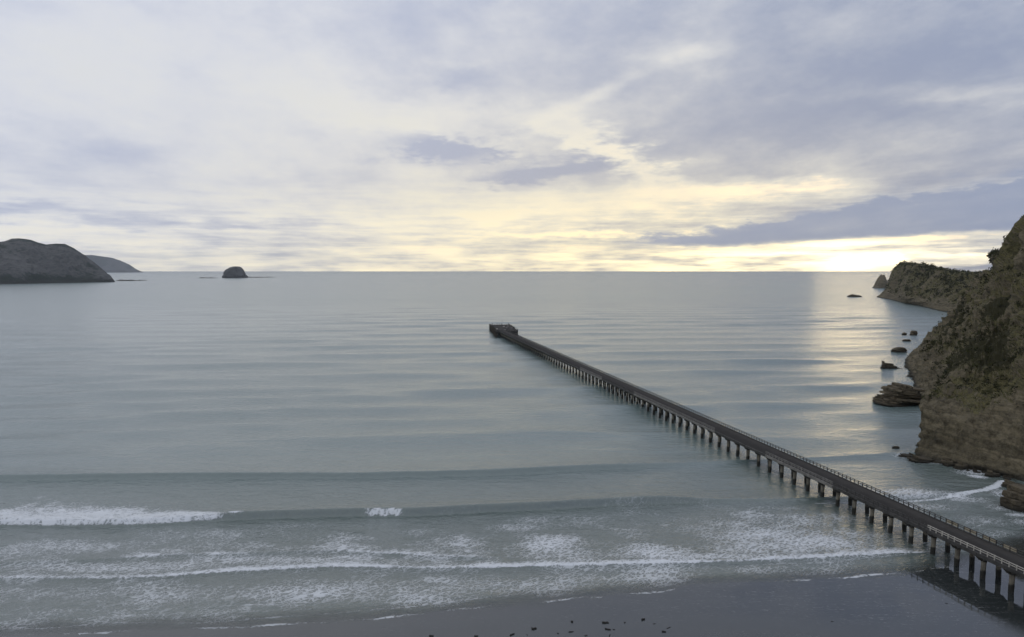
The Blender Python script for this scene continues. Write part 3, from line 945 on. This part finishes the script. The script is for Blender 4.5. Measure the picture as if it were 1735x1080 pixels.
foot_boulders()
put_slab('rock_ledge', 1531, 688, 80, 38, 'tilted bedded rock ledge jutting into the sea from the cliff foot', 3, 0.75,
         [(-1, .12), (-.85, .35), (-.62, .62), (-.4, .9), (-.1, 1.0), (.3, 1.0), (1, .9)], 12, 0.10, 0.10, None)
put_slab('sea_rock', 1512, 625, 34, 12, 'long dark sloping rock in the water just beyond the rock ledge', 5, 0.45,
         [(-1, .9), (-.7, 1.0), (-.2, .9), (.3, .5), (1, .15)], 4, 0.05, -0.1)
put_rock('sea_rock', 1526, 597, 24, 8, 'flat dark rock nearly touching the cliff point, further out than the long one', 7.7, 0.6, prof=[(-1, .7), (0, 1), (1, .9)])
put_rock('sea_rock', 1538, 579, 13, 3.5, 'low small flat rock in the shaded water above the flat dark rock', 9.3, 0.6)
put_rock('sea_rock', 1550, 569, 11, 8, 'rounded dark rock standing tallest in the row beside the cliff point', 12.9, 0.9, flat=0.6)
put_rock('sea_rock', 1533.5, 568, 7, 4, 'tiny round rock left of the tallest rounded rock', 15.1, 0.9)
put_rock('sea_rock', 1520, 762, 11, 5, 'small lone dark rock in the water off the near bluff', 21.4, 0.8)
put_rock('sea_rock', 1449, 503.5, 21, 4.5, 'long low reef rock out past the tip of the far headland', 24.4, 0.35, prof=[(-1, .7), (-.3, 1), (.5, .7), (1, .8)])
put_slab('sea_rock', 1538, 776, 24, 7, 'broken shelf rock at the foot of the near bluff', 26, 0.8, [(-1, .2), (-.5, .5), (0, .8), (1, 1)], 3, 0.08)
put_slab('sea_rock', 1566, 784, 44, 10, 'wide dark boulder ledge at the foot of the bedded cliff', 28, 0.6, [(-1, .5), (-.5, 1), (.3, .8), (1, .9)], 4, 0.10)
put_slab('sea_boulder', 1740, 866, 60, 44, 'big blocky boulder in the shallows at the right edge beyond the wharf', 31, 0.9, [(-1, .5), (-.9, .9), (-.5, 1), (1, 1)], 5, 0.12, 0.3, None)
put_slab('sea_boulder', 1722, 829, 36, 12, 'low dark boulder behind the big blocky boulder at the cliff foot', 33, 0.8, [(-1, .4), (-.4, 1), (.4, .7), (1, .9)], 3, 0.1, 0.2, None)
put_rock('sea_stack', 1497, 488.5, 29, 23.5, 'pointed rock stack standing off the tip of the far headland', 41.0, 0.8, MAT_CLIFF,
         prof=[(-1, .1), (-.55, .35), (-.1, .8), (.15, 1.0), (.35, .8), (.7, .6), (1, .5)], flat=0.2, group=None, cat='sea stack', rough=0.14, bed=.12, nu=70, nv=30)
put_rock('island', 393, 471.3, 43, 19.5, 'steep domed rock island alone in the bay near the horizon', 44.0, 0.8, MAT_FAR,
         prof=[(-1, .12), (-.8, .42), (-.55, .74), (-.3, .9), (-.05, 1.0), (.3, 1.0), (.52, .84), (.75, .5), (1, .12)], flat=0.35, group=None, cat='island', rough=0.12, bed=.10, nu=110, nv=50)
for i, (px, py, l, h, lab) in enumerate([
        (352, 471.6, 32, 1.3, 'thin low reef trailing left from the domed island'),
        (432, 470.6, 40, 1.4, 'thin low reef trailing right from the domed island'),
        (458, 470.2, 14, 1.0, 'last faint reef sliver to the right of the domed island'),
        (214, 476.2, 40, 2.2, 'low dark reef running out from the tip of the left headland'),
        (241, 475.6, 14, 1.2, 'small reef sliver at the outer end of the left headland reef')]):
    put_rock('reef', px, py, l, h, lab, 50 + i * 3.3, 0.35, prof=[(-1, .5), (-.6, 1), (-.2, .5), (.2, .9), (.6, .4), (1, .7)], flat=0.8, group='low reefs across the bay', cat='reef')

# ================================================================== the wharf
def concrete(name, dark, light, stain=True, pale=0.0):
    m, N, b = new_mat(name)
    p = N.pos()
    x, y, z = N.sep(p)
    n1 = N.noise(p, 0.7, 5, 0.65)
    n2 = N.noise(p, 4.0, 4, 0.65)
    col = N.mix(N.sm(n1, 0.3, 0.7), dark, light)
    col = N.mix(N.sm(n2, 0.5, 0.8, 0, 0.5), col, tuple(c * 0.45 for c in dark))
    if stain:
        # rust runs and the tide mark
        rn = N.noise(N.scale(p, (1.6, 1.6, 0.18)), 1.0, 4, 0.6)
        col = N.mix(N.sm(rn, 0.55, 0.75, 0, 0.6), col, (0.075, 0.058, 0.036))
        tide = N.sm(z + (n1 - 0.5) * 1.2, 1.5, 2.1, 1.0, 0.0)
        col = N.mix(tide * 0.94, col, (0.014, 0.015, 0.012))
    N.put(b.inputs['Base Color'], col)
    b.inputs['Roughness'].default_value = 0.88
    bump(N, b, n2 + n1, 0.5, 0.05)
    return m

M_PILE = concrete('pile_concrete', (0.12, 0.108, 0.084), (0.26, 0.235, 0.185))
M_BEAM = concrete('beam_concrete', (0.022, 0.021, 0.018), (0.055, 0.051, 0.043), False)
M_RAIL = concrete('rail_concrete', (0.030, 0.029, 0.027), (0.070, 0.067, 0.061), False)
M_PALE = concrete('pale_rail', (0.33, 0.31, 0.27), (0.50, 0.47, 0.41), False)
M_MID = concrete('weathered_rail', (0.13, 0.124, 0.112), (0.23, 0.217, 0.196), False)
M_TAN = concrete('tan_panel', (0.30, 0.26, 0.18), (0.42, 0.37, 0.27), False)

def deck_material():
    m, N, b = new_mat('deck_surface')
    tc = Ex(N, N.node('ShaderNodeTexCoord').outputs['Object'])
    x, y, z = N.sep(tc)
    n1 = N.noise(N.scale(tc, (0.5, 0.06, 0.5)), 1.0, 5, 0.6)
    n2 = N.noise(tc, 1.3, 5, 0.7)
    col = N.mix(N.sm(n1, 0.3, 0.7), (0.028, 0.026, 0.024), (0.058, 0.054, 0.050))
    col = N.mix(N.sm(n2, 0.58, 0.8, 0, 0.6), col, (0.12, 0.115, 0.105))
    # old rails track and slab joints
    N.put(b.inputs['Base Color'], col)
    b.inputs['Roughness'].default_value = 0.95
    b.inputs['Specular IOR Level'].default_value = 0.15
    bump(N, b, n2, 0.4, 0.03)
    return m
M_DECK = deck_material()

def bm_box(bm, x0, x1, y0, y1, z0, z1, bev=0.0):
    vs = [bm.verts.new(c) for c in ((x0, y0, z0), (x1, y0, z0), (x1, y1, z0), (x0, y1, z0), (x0, y0, z1), (x1, y0, z1), (x1, y1, z1), (x0, y1, z1))]
    fs = []
    for f in ((0, 3, 2, 1), (4, 5, 6, 7), (0, 1, 5, 4), (1, 2, 6, 5), (2, 3, 7, 6), (3, 0, 4, 7)):
        fs.append(bm.faces.new([vs[i] for i in f]))
    if bev:
        es = list({e for f in fs for e in f.edges})
        bmesh.ops.bevel(bm, geom=es, offset=bev, segments=1, affect='EDGES')
    return vs

def bm_prism(bm, rings):
    """rings: lists of equal length of points, joined in order and capped"""
    rs = [[bm.verts.new(p) for p in r] for r in rings]
    n = len(rs[0])
    for a, b in zip(rs, rs[1:]):
        for i in range(n):
            bm.faces.new((a[i], a[(i + 1) % n], b[(i + 1) % n], b[i]))
    bm.faces.new(rs[0][::-1])
    bm.faces.new(rs[-1])

def bm_mesh(name, bm, mat):
    bmesh.ops.recalc_face_normals(bm, faces=bm.faces)
    me = bpy.data.meshes.new(name)
    bm.to_mesh(me)
    bm.free()
    if isinstance(mat, (list, tuple)):
        for k in mat:
            me.materials.append(k)
    else:
        me.materials.append(mat)
    return me

def bmq(name, mat, fn, *a):
    bm = bmesh.new()
    fn(bm, *a)
    return bm_mesh(name, bm, mat)

AX = math.atan2(0.2078, 0.9781)
NX, NY = math.cos(AX), math.sin(AX)
AXX, AXY = -math.sin(AX), math.cos(AX)
S0 = 48.0                                      # chainage of the landward end built here
PERP = 120.3
BAY = 6.1
NBAY = 92
DZ = 5.4                                       # deck level
root = bpy.data.objects.new('wharf', None)
COL.objects.link(root)
root.location = (PERP * NX + S0 * AXX, PERP * NY + S0 * AXY, 0)
root.rotation_euler = (0, 0, AX)
tag(root, 'long narrow weathered concrete wharf on rows of piles running out into the bay', 'wharf')

def to_local(p):
    dx, dy = p[0] - root.location.x, p[1] - root.location.y
    return np.array([dx * NX + dy * NY, dx * AXX + dy * AXY, p[2] if len(p) > 2 else 0.0])

LEN = NBAY * BAY
# deck slabs: one per bay with a joint between
me_slab = bmq('deck_slab', M_DECK, lambda bm: bm_box(bm, -3.35, 3.35, 0.012, BAY - 0.012, DZ - 0.42, DZ, 0.02))
me_kerb = bmq('kerb', M_MID, lambda bm: bm_box(bm, -0.16, 0.16, 0.02, BAY - 0.02, -0.62, 0.12, 0.03))
me_kerb_dark = bmq('kerb_dark', M_RAIL, lambda bm: bm_box(bm, -0.16, 0.16, 0.02, BAY - 0.02, -0.62, 0.12, 0.03))
me_kerb_pale = bmq('kerb_pale', M_PALE, lambda bm: bm_box(bm, -0.16, 0.16, 0.02, BAY - 0.02, -0.62, 0.12, 0.03))

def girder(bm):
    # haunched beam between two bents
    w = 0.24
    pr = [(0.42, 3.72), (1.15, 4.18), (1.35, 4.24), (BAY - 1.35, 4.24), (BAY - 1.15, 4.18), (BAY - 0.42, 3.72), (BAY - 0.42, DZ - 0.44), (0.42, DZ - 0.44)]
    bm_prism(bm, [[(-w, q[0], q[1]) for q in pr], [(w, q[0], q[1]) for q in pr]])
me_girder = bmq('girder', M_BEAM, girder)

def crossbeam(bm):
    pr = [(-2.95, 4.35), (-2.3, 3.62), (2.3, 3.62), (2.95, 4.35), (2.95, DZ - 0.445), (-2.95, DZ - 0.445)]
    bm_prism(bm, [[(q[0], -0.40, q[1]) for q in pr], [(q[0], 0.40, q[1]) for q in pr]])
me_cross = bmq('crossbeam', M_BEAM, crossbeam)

def pile(bm, lean):
    rings = []
    for z, r in ((-4.0, 0.50), (0.2, 0.50), (1.6, 0.53), (1.75, 0.48), (3.2, 0.49), (3.61, 0.58)):
        off = lean * (3.6 - z) * 0.045
        rings.append([(off + r * math.cos(k * math.pi / 4 + math.pi / 8), r * math.sin(k * math.pi / 4 + math.pi / 8), z) for k in range(8)])
    bm_prism(bm, rings)
me_pile_l = bmq('pile', M_PILE, pile, -1)
me_pile_r = bmq('pile', M_PILE, pile, 1)

def part(name, me, loc, parent=root, rz=0.0):
    o = link(name, me, parent)
    o.location = loc
    if rz:
        o.rotation_euler = (0, 0, rz)
    return o

# near side railing state by chainage from the camera's foot
def near_state(s):
    c = s + S0
    for a, b, k in ((0, 123, 'pale'), (123, 153, 'old'), (153, 184, 'mid'), (184, 213, 'gone'), (213, 284, 'mid'), (284, 330, 'old'),
                    (330, 368, 'mid'), (368, 430, 'old'), (430, 470, 'gone'), (470, 620, 'old')):
        if a <= c < b:
            return k
    return 'old'

for i in range(NBAY):
    s = i * BAY
    part('deck_slab', me_slab, (0, s, 0))
    st = near_state(s + 3)
    part('kerb', {'pale': me_kerb_dark, 'mid': me_kerb}.get(st, me_kerb_dark), (-3.50, s, DZ))
    part('kerb', me_kerb_dark, (3.50, s, DZ))
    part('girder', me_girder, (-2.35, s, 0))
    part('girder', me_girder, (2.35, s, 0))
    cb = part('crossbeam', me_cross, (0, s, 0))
    part('pile', me_pile_l, (-1.75, 0, 0), cb)
    part('pile', me_pile_r, (1.75, 0, 0), cb)

# railings: posts every quarter bay, two rails
PS = BAY / 4
def post(bm): bm_box(bm, -0.085, 0.085, -0.085, 0.085, 0.12, 1.16, 0.015)
def rail(bm, z):
    bm_box(bm, -0.075, 0.075, 0.03, BAY - 0.03, z - 0.06, z + 0.06, 0.015)
me_post = {k: bmq('railing_post', m, post) for k, m in (('old', M_RAIL), ('pale', M_PALE), ('mid', M_MID))}
me_rail = {(k, z): bmq('rail', m, rail, z) for k, m in (('old', M_RAIL), ('pale', M_PALE), ('mid', M_MID)) for z in (0.66, 1.06)}
def stub(bm): bm_prism(bm, [[(-.1, -.1, .2), (.1, -.1, .2), (.1, .1, .2), (-.1, .1, .2)], [(-.09, -.1, .34), (.06, -.09, .48), (.05, .07, .42), (-.08, .06, .30)]])
me_stub = bmq('broken_post', M_RAIL, stub)
def panel(bm): bm_box(bm, -0.03, 0.03, 0.13, PS - 0.13, 0.30, 0.98, 0.0)
me_panel = bmq('infill_panel', M_TAN, panel)

n_parts = {'post': 0, 'rail': 0}
far_bm = {k: bmesh.new() for k in ('old', 'pale', 'mid')}
for i in range(NBAY):
    s = i * BAY
    for side in (-1, 1):
        st = near_state(s + 3) if side < 0 else 'old'
        for k in range(4):
            y = s + (k + 0.5) * PS
            x = side * 3.50
            if st == 'gone':
                if random.random() < 0.5:
                    part('broken_post', me_stub, (x, y, DZ), rz=random.random() * 6)
                continue
            if n_parts['post'] < 300:
                part('railing_post', me_post[st], (x, y, DZ))
                n_parts['post'] += 1
            else:
                vs = bm_box(far_bm[st], x - .10, x + .10, y - .10, y + .10, DZ + .22, DZ + 1.12)
        if st != 'gone':
            for z in (0.66, 1.06):
                if st == 'old' and side < 0 and random.random() < 0.22:
                    continue                                   # a length of rail has fallen out
                if n_parts['rail'] < 300:
                    part('rail', me_rail[(st, z)], (side * 3.50, s, DZ))
                    n_parts['rail'] += 1
                else:
                    bm_box(far_bm[st], side * 3.5 - .075, side * 3.5 + .075, s + .03, s + BAY - .03, DZ + z - .085, DZ + z + .085)
for k, m in (('old', M_RAIL), ('pale', M_PALE), ('mid', M_MID)):
    if far_bm[k].faces:
        o = link('railing', bm_mesh('railing', far_bm[k], m), root)
        o['kind'] = 'stuff'
for c, k in ((106.0, 0), (107.5, 0), (110.2, 0), (111.7, 0), (115.8, 0), (117.4, 0), (120.2, 0), (121.6, 0), (100.5, 0), (102., 0)):
    y = round((c + 0.4 - S0) / PS - 0.5) * PS + 0.5 * PS
    part('infill_panel', me_panel, (3.50, y, DZ))

# ---- wharf head: a wider platform turned a little off the line
HC = [to_local(p) for p in ((-14.0, 617.0), (-22.0, 690.0), (-3.6, 692.0), (4.4, 622.0))]
def head_deck(bm):
    lo = [(p[0], p[1], DZ - 0.5) for p in HC]
    hi = [(p[0], p[1], DZ + 0.05) for p in HC]
    bm_prism(bm, [lo, hi])
hd = part('head_deck', bmq('head_deck', M_DECK, head_deck), (0, 0, 0))
def hp(u, v):
    a, b, c, d = HC
    return (a * (1 - u) + d * u) * (1 - v) + (b * (1 - u) + c * u) * v
def head_pile(bm):
    bm_prism(bm, [[(r * math.cos(k * math.pi / 3), r * math.sin(k * math.pi / 3), z) for k in range(6)] for z, r in ((-4, .36), (1.6, .36), (4.85, .34))])
me_hp = bmq('head_pile', M_PILE, head_pile)
for i in range(5):
    for j in range(15):
        p = hp(0.03 + 0.94 * i / 4, 0.015 + 0.97 * j / 14)
        part('head_pile', me_hp, (p[0], p[1], 0), root)
def edge_beam(bm, a, b, z0, z1, w=0.35):
    d = (b - a)[:2]
    d = d / np.linalg.norm(d)
    n = np.array([-d[1], d[0]]) * w
    bm_prism(bm, [[(q[0] + sgn * n[0], q[1] + sgn * n[1], z) for sgn, z in ((-1, z0), (1, z0), (1, z1), (-1, z1))] for q in (a, b)])
for a, b in ((HC[0], HC[1]), (HC[1], HC[2]), (HC[2], HC[3]), (HC[3], HC[0])):
    c = (HC[0] + HC[2]) / 2
    a2, b2 = c + (a - c) * 1.02, c + (b - c) * 1.02
    part('edge_beam', bmq('edge_beam', M_BEAM, edge_beam, a2, b2, 3.4, DZ + 0.03), (0, 0, 0))
# timber fenders standing up round the edge, uneven
def fender(bm, h):
    bm_prism(bm, [[(.24 * sx, .22 * sy, z) for sx, sy in ((-1, -1), (1, -1), (1, 1), (-1, 1))] for z in (-3, 0.5, h)])
M_TIMBER = concrete('old_timber', (0.03, 0.026, 0.020), (0.085, 0.07, 0.05), False)
me_f = [bmq('fender_post', M_TIMBER, fender, h) for h in (6.2, 6.7, 7.4, 5.7)]
for j in range(22):
    v = j / 21
    for u in (-0.045, 1.045):
        p = hp(u, v)
        if random.random() < 0.85:
            part('fender_post', random.choice(me_f), (p[0], p[1], 0))
for i in range(9):
    p = hp(i / 8, 1.01)
    part('fender_post', random.choice(me_f), (p[0], p[1], 0))
    p = hp(i / 8, -0.01)
    if i in (0, 4, 5, 6, 7, 8):
        part('fender_post', random.choice(me_f[:2]), (p[0], p[1], 0))
# broken lumps of concrete and bollards on the platform
def lump(bm, seed):
    r = random.Random(seed)
    ring = lambda z, s: [(s * (0.7 + .6 * r.random()) * math.cos(k * math.pi / 3), s * (0.7 + .6 * r.random()) * math.sin(k * math.pi / 3), z) for k in range(6)]
    bm_prism(bm, [ring(0, 1.0), ring(.45, 0.9), ring(.8, .5)])
for k in range(16):
    p = hp(random.uniform(.06, .94), random.uniform(.04, .96))
    part('rubble_block', bmq('rubble_block', random.choice([M_PALE, M_MID, M_RAIL, M_RAIL]), lump, k), (p[0], p[1], DZ + 0.02))
def bollard(bm):
    bm_prism(bm, [[(r * math.cos(k * math.pi / 4), r * math.sin(k * math.pi / 4), z) for k in range(8)] for z, r in ((0, .4), (.3, .3), (.8, .28), (.95, .5), (1.15, .45))])
me_bo = bmq('bollard', M_RAIL, bollard)
for v in (.08, .3, .52, .74, .95):
    for u in (.04, .96):
        p = hp(u, v)
        part('bollard', me_bo, (p[0], p[1], DZ + 0.03))

# ---- beacon pole on the head
bp = bpy.data.objects.new('beacon_pole', None)
COL.objects.link(bp)
p = hp(0.62, 0.92)
bp.location = (root.location.x + p[0] * NX + p[1] * AXX, root.location.y + p[0] * NY + p[1] * AXY, DZ + 0.05)
tag(bp, 'thin dark beacon pole standing on the seaward end of the wharf head', 'pole')
def cyl(bm, r0, r1, z0, z1, n=8):
    bm_prism(bm, [[(r * math.cos(k * 2 * math.pi / n), r * math.sin(k * 2 * math.pi / n), z) for k in range(n)] for z, r in ((z0, r0), (z1, r1))])
M_DARK = concrete('dark_steel', (0.03, 0.03, 0.03), (0.06, 0.06, 0.06), False)
link('base_plate', bmq('base_plate', M_DARK, lambda bm: bm_box(bm, -.4, .4, -.4, .4, 0, .15, .03)), bp)
link('mast', bmq('mast', M_DARK, cyl, .16, .11, 0.15, 4.6), bp)
link('lantern', bmq('lantern', M_DARK, cyl, .34, .30, 4.6, 5.4), bp)

# ================================================================== driftwood on the sand
M_WOOD = concrete('wet_driftwood', (0.010, 0.009, 0.008), (0.03, 0.026, 0.022), False)
def drift(bm, L, r, seed, fork=False):
    rr = random.Random(seed)
    rings = []
    n = 6
    for k in range(n + 1):
        t = k / n
        w = r * (0.75 + 0.5 * rr.random()) * (1 - 0.45 * t)
        oy, oz = rr.uniform(-.3, .3) * r * 1.5, r * 0.5 + rr.uniform(-.1, .15) * r
        rings.append([((t - .5) * L, oy + w * math.cos(a * math.pi / 3), oz + w * math.sin(a * math.pi / 3)) for a in range(6)])
    bm_prism(bm, rings)
    if fork:
        rings = []
        for k in range(4):
            t = k / 3
            w = r * .6 * (1 - .5 * t)
            rings.append([(L * .05 + t * L * .28 , t * L * .22 + w * math.cos(a * math.pi / 3), r * .6 + t * r * 0.7 + w * math.sin(a * math.pi / 3)) for a in range(6)])
        bm_prism(bm, rings)
def sand_z(x, y):
    off = y - shore_y(x)
    return -0.010 * off if off < 0 else 0.0
DW = [  # px, py, length px, thickness, turn, fork, label
    (731, 1078, 8, .20, .0, 0, 'short driftwood stump on the dark sand at the bottom, furthest left of all'),
    (807, 1078.5, 7, .20, .1, 0, 'driftwood stump at the bottom edge, second furthest left'),
    (868, 1076, 10, .20, .35, 0, 'slanting driftwood log, third from the left near the bottom edge'),
    (893, 1076, 4, .09, .9, 0, 'tiny slanting twig right of the slanting left log'),
    (905, 1066, 9, .26, .05, 1, 'thick driftwood log with a knobbly end, left of the scattered pieces'),
    (945, 1074, 3, .12, 1.2, 0, 'tiny upright driftwood chip between the thick left log and the middle pieces'),
    (968, 1071.5, 9, .15, .12, 0, 'flat driftwood log below the small upright snag'),
    (969, 1054, 4, .24, 1.4, 1, 'small upright driftwood snag nearest the swash'),
    (993, 1078, 5, .15, .05, 0, 'short driftwood stub at the bottom edge below the middle pair'),
    (1026, 1056, 12, .24, -.05, 1, 'longest dark driftwood log in the middle of the scatter'),
    (1030, 1067, 10, .2, -.15, 0, 'dark driftwood log just below the longest one'),
    (1033, 1077.5, 6, .13, .6, 0, 'thin slanting stick at the bottom edge below the middle pair'),
    (1040, 1067.5, 4, .12, .0, 0, 'driftwood chip touching the right end of the lower middle log'),
    (1059, 1055.5, 3, .16, .4, 0, 'small round driftwood lump right of the longest log'),
    (1090, 1050.5, 7, .28, .2, 0, 'chunky driftwood block nearest the water on the right'),
    (1109, 1057.5, 5, .09, .15, 0, 'thin driftwood sliver right of the chunky block'),
    (1125, 1071.5, 7, .22, -.03, 0, 'stout driftwood piece at the right end of the scatter'),
    (1133, 1064.5, 10, .10, .3, 0, 'long thin driftwood stick above the stout right piece'),
    (1410, 1054, 5, .09, .0, 0, 'lone thin stick on the bare wet sand right of the scatter'),
    (1604, 1023.5, 4, .09, -.3, 0, 'lone small stick left of the wharf reflection'),
    (1727, 1057, 5, .09, .0, 0, 'lone small stick at the lower right corner')]
for i, (px, py, l, r, rz, fork, lab) in enumerate(DW):
    g = G(px, py, 0.08)
    k = g[1] / FPX
    o = link('driftwood', bmq('driftwood', M_WOOD, drift, l * k, r * 0.72, 100 + i, fork))
    o.location = (g[0], g[1], sand_z(g[0], g[1]) - 0.02)
    o.rotation_euler = (0, 0, rz * 2.0)
    tag(o, lab, 'driftwood', 'driftwood scattered on the wet sand')

# ================================================================== air
def build_haze():
    m = bpy.data.materials.new('haze_air')
    m.use_nodes = True
    m.node_tree.nodes.clear()
    N = NT(m.node_tree)
    out = N.node('ShaderNodeOutputMaterial')
    v = N.node('ShaderNodeVolumePrincipled')
    v.inputs['Color'].default_value = (0.80, 0.87, 1.0, 1)
    v.inputs['Density'].default_value = 2.8e-5
    v.inputs['Anisotropy'].default_value = 0.6
    N.link(v.outputs[0], out.inputs['Volume'])
    bm = bmesh.new()
    bm_box(bm, -36000, 36000, -1500, 28500, -12, 620)
    o = link('haze', bm_mesh('haze', bm, m))
    tag(o, 'thin pale haze over the bay', None, None, 'stuff')
build_haze()
